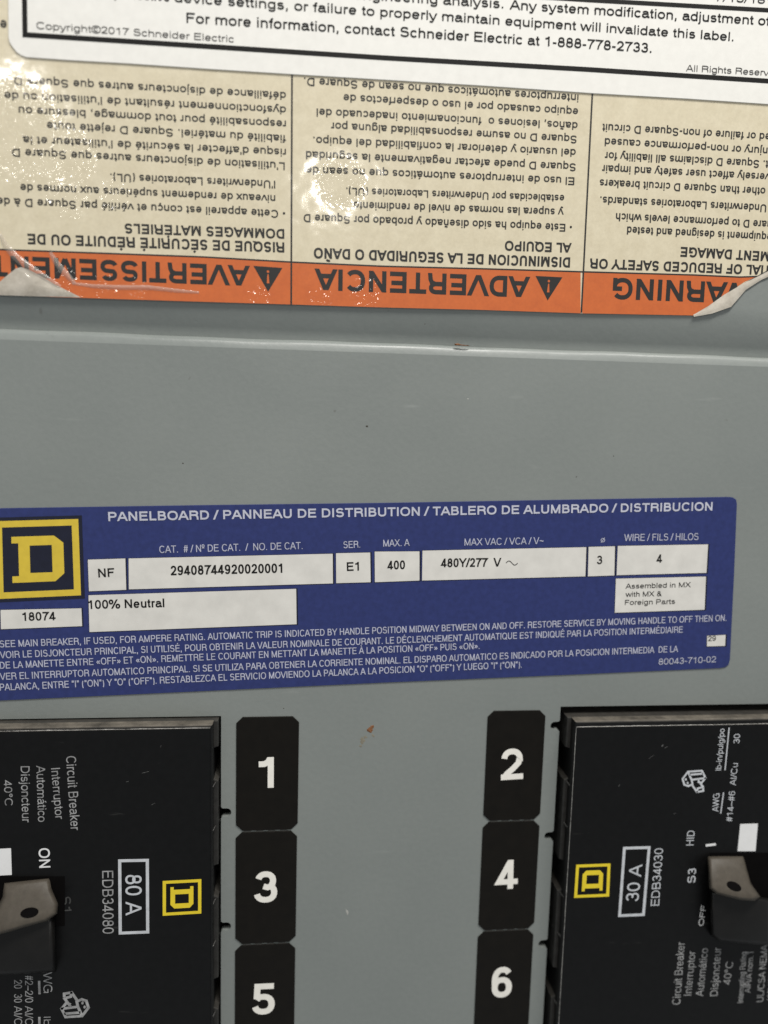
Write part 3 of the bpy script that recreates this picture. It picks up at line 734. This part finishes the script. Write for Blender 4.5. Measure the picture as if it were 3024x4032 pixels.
lettering('small_print', [
 ('SEE MAIN BREAKER, IF USED, FOR AMPERE RATING. AUTOMATIC TRIP IS INDICATED BY HANDLE POSITION MIDWAY BETWEEN ON AND OFF. RESTORE SERVICE BY MOVING HANDLE TO OFF THEN ON.', b1(0, 695), b2(1480, 593), 15),
 ('VOIR LE DISJONCTEUR PRINCIPAL, SI UTILISÉ, POUR OBTENIR LA VALEUR NOMINALE DE COURANT. LE DÉCLENCHEMENT AUTOMATIQUE EST INDIQUÉ PAR LA POSITION INTERMÉDIAIRE', b1(0, 741), b2(1293, 643), 15),
 ('DE LA MANETTE ENTRE «OFF» ET «ON». REMETTRE LE COURANT EN METTANT LA MANETTE À LA POSITION «OFF» PUIS «ON».', b1(0, 785), b2(422, 713), 15),
 ('VER EL INTERRUPTOR AUTOMATICO PRINCIPAL. SI SE UTILIZA PARA OBTENER LA CORRIENTE NOMINAL. EL DISPARO AUTOMATICO ES INDICADO POR LA POSICION INTERMEDIA  DE LA', b1(0, 832), b2(1273, 726), 15),
 ('PALANCA, ENTRE "I" ("ON") Y "O" ("OFF"). RESTABLEZCA EL SERVICIO MOVIENDO LA PALANCA A LA POSICION "O" ("OFF") Y LUEGO "I" ("ON").', b1(0, 877), b2(603, 793), 15)], z3, M_BLUETXT2, np_, .008)
lettering('part_number', [('80043-710-02', b2(1190, 781), b2(1435, 770), 13)], z3, M_BLUETXT, np_, -.003)

# ================================================================== number stickers
PLACE = {1: ' at the head of the left column', 2: ' at the head of the right column', 3: ' in the left column under number 1',
         4: ' in the right column under number 2', 5: ' at the bottom of the left column', 6: ' at the bottom of the right column'}
def sticker(num, xa, xb, yt, yb, dig, side, top):
    cx, cy = (xa + xb) / 2, (yt + yb) / 2
    o = thing('number_sticker', 'black sticker with white number ' + str(num) + PLACE[num], 'sticker', cx, cy, 0, 'circuit number stickers')
    c = 1.35; g = .16
    ct = 1.3
    P = [(xa, yb + g + c), (xa + c, yb + g), (xb - c, yb + g), (xb, yb + g + c), (xb, yt - g - ct), (xb - ct, yt - g), (xa + ct, yt - g), (xa, yt - g - ct)]
    P = inset(P, 0)
    prism('sticker_sheet', P, 0, .22, M_STICK, o, bev=.1, segs=2)
    u0, u1, vb, cap = dig
    lettering('digit', [(str(num), (u0, vb[0]), (u1, vb[1]), cap)], .25, M_DIGIT, o, .056)
    if not top:
        for k in range(4):
            x0 = xa + c + .3 + k * (xb - xa - 2 * c) / 4
            prism('perforation_tab', [(x0, yt - g - .02), (x0 + 1.5, yt - g - .02), (x0 + 1.5, yt + g + .02), (x0, yt + g + .02)], 0, .1, M_PERF, o)
    return o
ca, cb = q(516, 1700)[0], q(646, 1700)[0]
xa, xb = -12.62, .1
yj = [-60.96, -85.97, -111.37, -136.77]
j = [q(640, 1548)[1], q(523, 1795)[1] , 0, 0]
sticker(1, xa, xb, q(590, 1546)[1], -85.97, (558.6, 591.4, (1702.5, 1701.5), 67), 'left', True)
sticker(3, xa - .05, xb - .1, -85.97, -111.37, (548.6, 598.6, (1950, 1948), 66), 'left', False)
sticker(5, xa - .1, xb - .15, -111.37, -136.77, (544.5, 593, (2192, 2189.5), 66), 'left', False)
xa, xb = 39.62, 52.15
sticker(2, xa, xb, q(1118, 1533)[1], -85.36, (1082, 1130, (1685.5, 1682.5), 66), 'right', True)
sticker(4, xa, xb, -85.36, -110.76, (1071.5, 1118, (1922, 1919), 63), 'right', False)
sticker(6, xa, xb - .05, -110.76, -136.16, (1062, 1105.5, (2156, 2152), 64), 'right', False)

# ================================================================== circuit breakers
ZF = 4.0
def breaker(side, label):
    right = side > 0
    if right: x_in, y_top = 56.45, -61.75; x_lab, y_lab = q(1246, 1571, ZF)
    else: x_in, y_top = -16.05, -61.25; x_lab, y_lab = q(454, 1573, ZF)
    x_far = x_in + side * 118; y_bot = y_top - 101
    o = thing('circuit_breaker', label, 'circuit breaker', (x_in + x_far) / 2, y_top - 38, -20, 'moulded case circuit breakers in the cover cutouts')
    # footprint below the shoulder, with finger recesses on the inner flank
    first = q(1205, 1640)[1] if right else q(478, 1640)[1]
    fl = []; dd = 1.9
    k0 = [first - 25.4 * k for k in range(4)]
    y = y_top
    pts = [(x_far, y_top), (x_in, y_top)]
    for yc in k0:
        for yy, dx in ((yc + 3.4, 0), (yc + 2.9, .7), (yc + 2.0, 1.0), (yc - 3.1, 1.0), (yc - 3.5, .4), (yc - 3.9, 0)):
            pts.append((x_in + side * dd * dx, yy))
    pts += [(x_in, y_bot), (x_far, y_bot)]
    prism('lower_case', pts, -34, 1.6, M_FLANK, o, bev=.25, segs=2)
    top = [(x_far, y_top), (x_in + side * .25, y_top), (x_in + side * .25, y_bot), (x_far, y_bot)]
    prism('case', [(x_in + side * .9, y_top - .02), (x_far, y_top - .02), (x_far, y_bot), (x_in + side * .9, y_bot)], -30, ZF - .25, M_BRK, o, bev=.55, segs=4)
    # curved rims beside each finger recess
    for yc in k0:
        for y0 in (yc - 4.6, yc - 14.0):
            V = []; F = []; n = 9
            for k in range(n):
                a = math.pi / 2 * k / (n - 1)
                px = x_in + side * (.05 + 1.25 * math.sin(a)); py = y0 + 1.6 * math.cos(a) - 1.0 * 1.0
                zz_ = -.4 + 3.9 * math.sin(a) ** .8
                for (dy, dz) in ((-.22, -.25), (-.12, .05), (.12, .05), (.22, -.25)): V.append((px - side * .12, py + dy, zz_ + dz))
            for k in range(n - 1):
                for m_ in range(3): F.append((k * 4 + m_, (k + 1) * 4 + m_, (k + 1) * 4 + m_ + 1, k * 4 + m_ + 1))
            mesh('flank_rim', V, F, M_RIM, o, smooth=True)
    # printed face plate, slightly proud; pale edge strips paint in the bevel's highlight
    face = [(x_lab, y_lab), (x_lab + side * 108, y_lab), (x_lab + side * 108, y_bot + 1.5), (x_lab, y_bot + 1.5)]
    prism('face_plate', face, ZF - .6, ZF, M_FACE, o, bev=.12, segs=3)
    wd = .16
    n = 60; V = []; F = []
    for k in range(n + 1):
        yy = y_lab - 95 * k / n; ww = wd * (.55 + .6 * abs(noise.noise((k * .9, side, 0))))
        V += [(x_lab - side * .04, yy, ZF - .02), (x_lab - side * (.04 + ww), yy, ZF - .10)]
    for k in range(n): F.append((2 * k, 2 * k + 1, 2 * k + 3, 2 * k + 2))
    mesh('face_edge_strip', V, F, M_EDGE_GLINT if right else M_FACE, o)
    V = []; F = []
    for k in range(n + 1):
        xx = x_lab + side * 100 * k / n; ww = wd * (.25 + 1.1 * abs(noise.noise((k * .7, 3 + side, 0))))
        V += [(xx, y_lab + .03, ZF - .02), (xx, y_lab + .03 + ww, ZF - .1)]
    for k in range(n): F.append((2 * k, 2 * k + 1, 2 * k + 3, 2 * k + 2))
    mesh('face_edge_strip', V, F, M_EDGE_GLINT, o)
    return o
bl = breaker(-1, 'black 80 A breaker at the lower left beside number stickers 1, 3 and 5')
br = breaker(1, 'black 30 A breaker at the lower right beside number stickers 2, 4 and 6')
za = ZF + .02; zc = ZF + .03
d0 = crop(.4134, 0, 1508.7); d1 = crop(.1816, 0, 1810); d2 = crop(.4134, 0, 1854.3)
e0 = crop(.3882, 1014.9, 1508.7); e1 = crop(.3882, 1014.9, 1854.3)
def frame_px(name, outer_px, th, z, mat, parent):
    P = [q(u, v, z) for u, v in outer_px]; return fill_loops(name, [P, inset(P, th)], z, mat, parent)
# ---- left breaker print
lettering('printed_text', [('Circuit Breaker', d0(345, 303), d0(370, 690), 21), ('Interruptor', d0(267, 366), d0(290, 632), 19), ('Automático', d0(190, 352), d0(199, 645), 19),
 ('Disjoncteur', d0(108, 355), d0(116, 648), 19), ('40°C', d0(20, 428), d0(26, 560), 17)], za, M_PALEDIM, bl, -.003)
lettering('on_marking', [('ON', d1(458, 125), d1(468, 357), 24)], za, M_WHT, bl, .03)
lettering('catalogue_number', [('EDB34080', d1(1215, 393), d1(1222, 1142), 24)], za, M_PALEDIM, bl, .0)
lettering('rating_text', [('80 A', d2(655, 87), d2(657, 298), 35)], za, M_PALE, bl, .012)
frame_px('rating_frame', [d2(617, 5), d2(778, 2), d2(780, 392), d2(620, 398)], .62, za, M_PALE, bl)
logo(bl, [d2(1052, 108), d2(1052, 288), d2(850, 300), d2(850, 118)], za + .04, M_YELLOW2, M_FACE, .085)
lettering('faded_marking', [('S1', (130.5, 1938), (133, 1969), 22)], za, M_FADED, bl, .02)
lettering('wire_data', [('AWG', d1(512, 1500), d1(518, 1845), 19), ('#2–2/0', d1(298, 1640), d1(300, 1960), 17), ('20  30', d1(168, 1690), d1(168, 1960), 17),
 ('Al/Cu', d1(298, 2000), d1(300, 2290), 17), ('Al/Cu', d1(168, 2000), d1(170, 2290), 17), ('lb-in', d1(520, 2130), d1(522, 2420), 15)], za, M_PALEDIM, bl, 0)
ribbon('data_rule', [q(*d1(465, 1700), za), q(*d1(470, 1860), za)], .45, za, M_PALEDIM, bl)
ribbon('data_rule', [q(*d1(468, 2130), za), q(*d1(470, 2300), za)], .45, za, M_PALEDIM, bl)
IC = [[(0, 45), (30, 5), (108, 0), (127, 40), (105, 68), (88, 62)], [(0, 45), (10, 78), (32, 85), (55, 75)], [(30, 5), (50, 50)], [(50, 50), (127, 40)], [(50, 50), (55, 75), (32, 85)],
      [(55, 82), (80, 118), (115, 112), (114, 90), (88, 55)], [(80, 118), (84, 98), (114, 90)], [(42, 22), (110, 16)]]
def icon(f, parent, mat, wd):
    strokes_mesh('lug_symbol', [[q(*f(x, y), za) for x, y in pl] for pl in IC], wd, za, mat, parent)
    for cx, cy in ((18, 48), (28, 68)):
        prism('lug_symbol_dot', [q(*f(cx + 6 * math.cos(k * math.pi / 4), cy + 7 * math.sin(k * math.pi / 4)), za) for k in range(8)], za - .01, za + .03, mat, parent)
icon(lambda x, y: (1474.5 + x * .3882, 1665 + y * .3882), br, M_PALE, .42)
icon(lambda x, y: (191 - x * .455, 2197 - y * .45), bl, M_PALEDIM, .55)
# ---- right breaker print
lettering('printed_text', [('Circuit Breaker', e1(1170, 812), e1(1197, 465), 17), ('Interruptor', e1(1232, 762), e1(1256, 515), 16), ('Automático', e1(1298, 767), e1(1326, 500), 16),
 ('Disjoncteur', e1(1378, 764), e1(1399, 495), 16), ('40°C', e1(1448, 702), e1(1466, 575), 15), ('Interrupting Rating', e1(1520, 802), e1(1540, 520), 12),
 ('AIR/A nom. I', e1(1560, 747), e1(1580, 520), 12), ('UL/CSA NEMA', e1(1632, 797), e1(1658, 480), 14), ('480Y/277V 18kA', e1(1690, 797), e1(1714, 480), 14)], za, M_PALEDIM, br, -.003)
lettering('wire_data', [('AWG', e0(1383, 630), e0(1390, 528), 13.5), ('#14–#6  Al/Cu', e0(1460, 684), e0(1492, 360), 13), ('lb-in/pulg/po', e0(1398, 400), e0(1418, 168), 12), ('30', e0(1500, 250), e0(1504, 197), 13)], za, M_PALE, br, 0)
ribbon('data_rule', [q(*e0(1396, 640), za), q(*e0(1412, 523), za)], .26, za, M_PALE, br)
ribbon('data_rule', [q(*e0(1420, 400), za), q(*e0(1443, 162), za)], .26, za, M_PALE, br)
lettering('hid_marking', [('HID', e0(1245, 817), e0(1252, 735), 16)], za, M_PALE, br, .0)
lettering('suffix_marking', [('S3', e1(1254, 135), e1(1260, 55), 17)], za, M_PALE, br, .035)
patch('on_marking', [e0(1313, 812), e0(1368, 806), e0(1370, 818), e0(1313, 825)], zc, M_WHT, br)
lettering('off_marking', [('OFF', e1(1300, 375), e1(1316, 262), 11)], za, M_WHT, br, .02)
lettering('catalogue_number', [('EDB34030', e1(1053, 262), e0(1076, 833), 18)], za, M_PALE, br, .0)
lettering('rating_text', [('30 A', e1(938, 238), e1(960, 33), 27)], za, M_PALE, br, .012)
frame_px('rating_frame', [e0(853, 826), e0(1006, 822), e1(973, 320), e1(825, 326)], .62, za, M_PALE, br)
logo(br, [e1(580, 220), e1(592, 35), e1(783, 28), e1(775, 212)], za + .04, M_YELLOW2, M_FACE, .085)
# ---- scuffs on the faces
for f, par, items in ((d0, bl, ((760, 386, .75, .06, .25), (665, 435, .3, .07, .2), (800, 552, .5, .04, .5), (840, 250, .3, .04, 1.2))),
                      (e0, br, ((1072, 262, .3, .16, .8), (1092, 272, .4, .06, .5), (1010, 325, .8, .035, .6), (830, 485, .3, .05, 1.0), (1140, 640, .3, .05, .4)))):
    for x, y, ru, rv, an in items:
        X, Y = q(*f(x, y), ZF); P = [(X + ru * math.cos(k * .52) * math.cos(an) - rv * math.sin(k * .52) * math.sin(an), Y + ru * math.cos(k * .52) * math.sin(an) + rv * math.sin(k * .52) * math.cos(an)) for k in range(12)]
        prism('scuff_mark', P, ZF - .01, ZF + .015, M_SCUFF, par)
# ---- white windows
patch('indicator_window', [e0(1505, 700), e0(1603, 697), e0(1590, 850), e0(1490, 850)], ZF + .06, M_WHT, br, .04)
patch('indicator_window', [d1(-140, 138), d1(130, 125), d1(140, 440), d1(-140, 455)], ZF + .06, M_WHT, bl, .04)
# ---- handles
def toggle(parent, face_px, hole, zf, label, well_px, boss_px):
    wl_ = prism('handle_well', [q(u, v, ZF) for u, v in well_px], ZF - .4, ZF + .05, M_HOLE, parent)
    V = []; F = []; nb = len(boss_px); mu = sum(p[0] for p in boss_px) / nb; mv = sum(p[1] for p in boss_px) / nb
    levels = [(1.0, ZF - .3)] + [(1.0 - .16 * (1 - math.cos(a)), ZF + .4 + 3.0 * math.sin(a)) for a in [math.pi / 2 * k / 7 for k in range(8)]]
    for s, z in levels: V += [(*q(mu + (u - mu) * s, mv + (v - mv) * s, z), z) for u, v in boss_px]
    for r in range(len(levels) - 1):
        for k in range(nb): F.append((r * nb + k, r * nb + (k + 1) % nb, (r + 1) * nb + (k + 1) % nb, (r + 1) * nb + k))
    F.append(tuple(range((len(levels) - 1) * nb, len(levels) * nb)))
    mesh('handle_barrel', V, F, M_BARREL, parent, smooth=True)
    v0 = min(p[1] for p in face_px); v1 = max(p[1] for p in face_px); n = len(face_px)
    cu = sum(p[0] for p in face_px) / n; cv = sum(p[1] for p in face_px) / n
    zof = lambda v: ZF + .5 + (zf - ZF - .5) * min(1, max(0, (v - v0) / (v1 - v0))) ** .8
    V = []; F = []
    spec = ((1.0, -9, 0), (1.0, -1.9, 0), (.992, -1.3, 0), (.97, -.75, 0), (.94, -.38, 0), (.89, -.12, 0), (.83, 0, 0), (.5, .0, 0))
    for s, dz, _ in spec:
        for u, v in face_px:
            uu = cu + (u - cu) * s; vv = cv + (v - cv) * s
            z = max(ZF - .3, zof(vv) + dz) if dz > -5 else ZF - .3
            V.append((*q(uu, vv, z), z))
    for r in range(len(spec) - 1):
        for k in range(n): F.append((r * n + k, r * n + (k + 1) % n, (r + 1) * n + (k + 1) % n, (r + 1) * n + k))
    F.append(tuple(range((len(spec) - 1) * n, len(spec) * n)))
    h = mesh('toggle_handle', V, F, M_HANDLE, parent, label, smooth=True)
    zf = zof(hole[1]) + .14
    u, v, ru, rv, an = hole
    E = []; tree = BVHTree.FromPolygons([W(*v) for v in V], F)
    for k in range(20):
        a = 2 * math.pi * k / 20; x = ru * math.cos(a); y = rv * math.sin(a)
        pu = u + x * math.cos(an) - y * math.sin(an); pv = v + x * math.sin(an) + y * math.cos(an); ze = zof(cv + (pv - cv)) + .4
        o_ = W(*CAM); d_ = (W(*q(pu, pv, 0), 0) - o_).normalized(); hit = tree.ray_cast(o_, d_)[0] or W(*q(pu, pv, ze), ze)
        hit = hit - d_ * .00012; E.append((hit.x / MM, hit.z / MM, -hit.y / MM))
    mesh('handle_hole', E, [tuple(range(20))], M_HOLE, h)
g2 = crop(.3762 / 1.8228, 2550 / 1.8228, 3200 / 1.8228)
toggle(br, [g2(628, 448), g2(800, 446), g2(1000, 448), g2(1040, 600), g2(1080, 740), g2(1180, 880), g2(1120, 925), g2(980, 915), g2(850, 885), g2(720, 850), g2(645, 790), g2(635, 620)],
       (g2(905, 770)[0], g2(905, 770)[1], 17, 9, .45), ZF + 6, 'taupe toggle handle with a small round hole',
       [(1533, 1842), (1700, 1842), (1700, 1990), (1533, 1990)],
       [g2(650, 800), g2(1300, 900), g2(1300, 1390), g2(760, 1350), g2(665, 1290)])
toggle(bl, [d1(50, 535), d1(300, 505), d1(590, 470), d1(612, 600), d1(690, 780), d1(682, 900), d1(560, 990), d1(300, 1060), d1(120, 1115), d1(-60, 1160), d1(-70, 900), d1(30, 700)],
       (d1(350, 890)[0], d1(350, 890)[1], 20, 11, -.2), ZF + 6, 'taupe toggle handle with a round hole, cut by the left edge',
       [(-30, 1893), (140, 1893), (140, 2000), (-30, 2000)],
       [(-60, 2010), (40, 1990), (118, 1972), (120, 2100), (-60, 2110)])
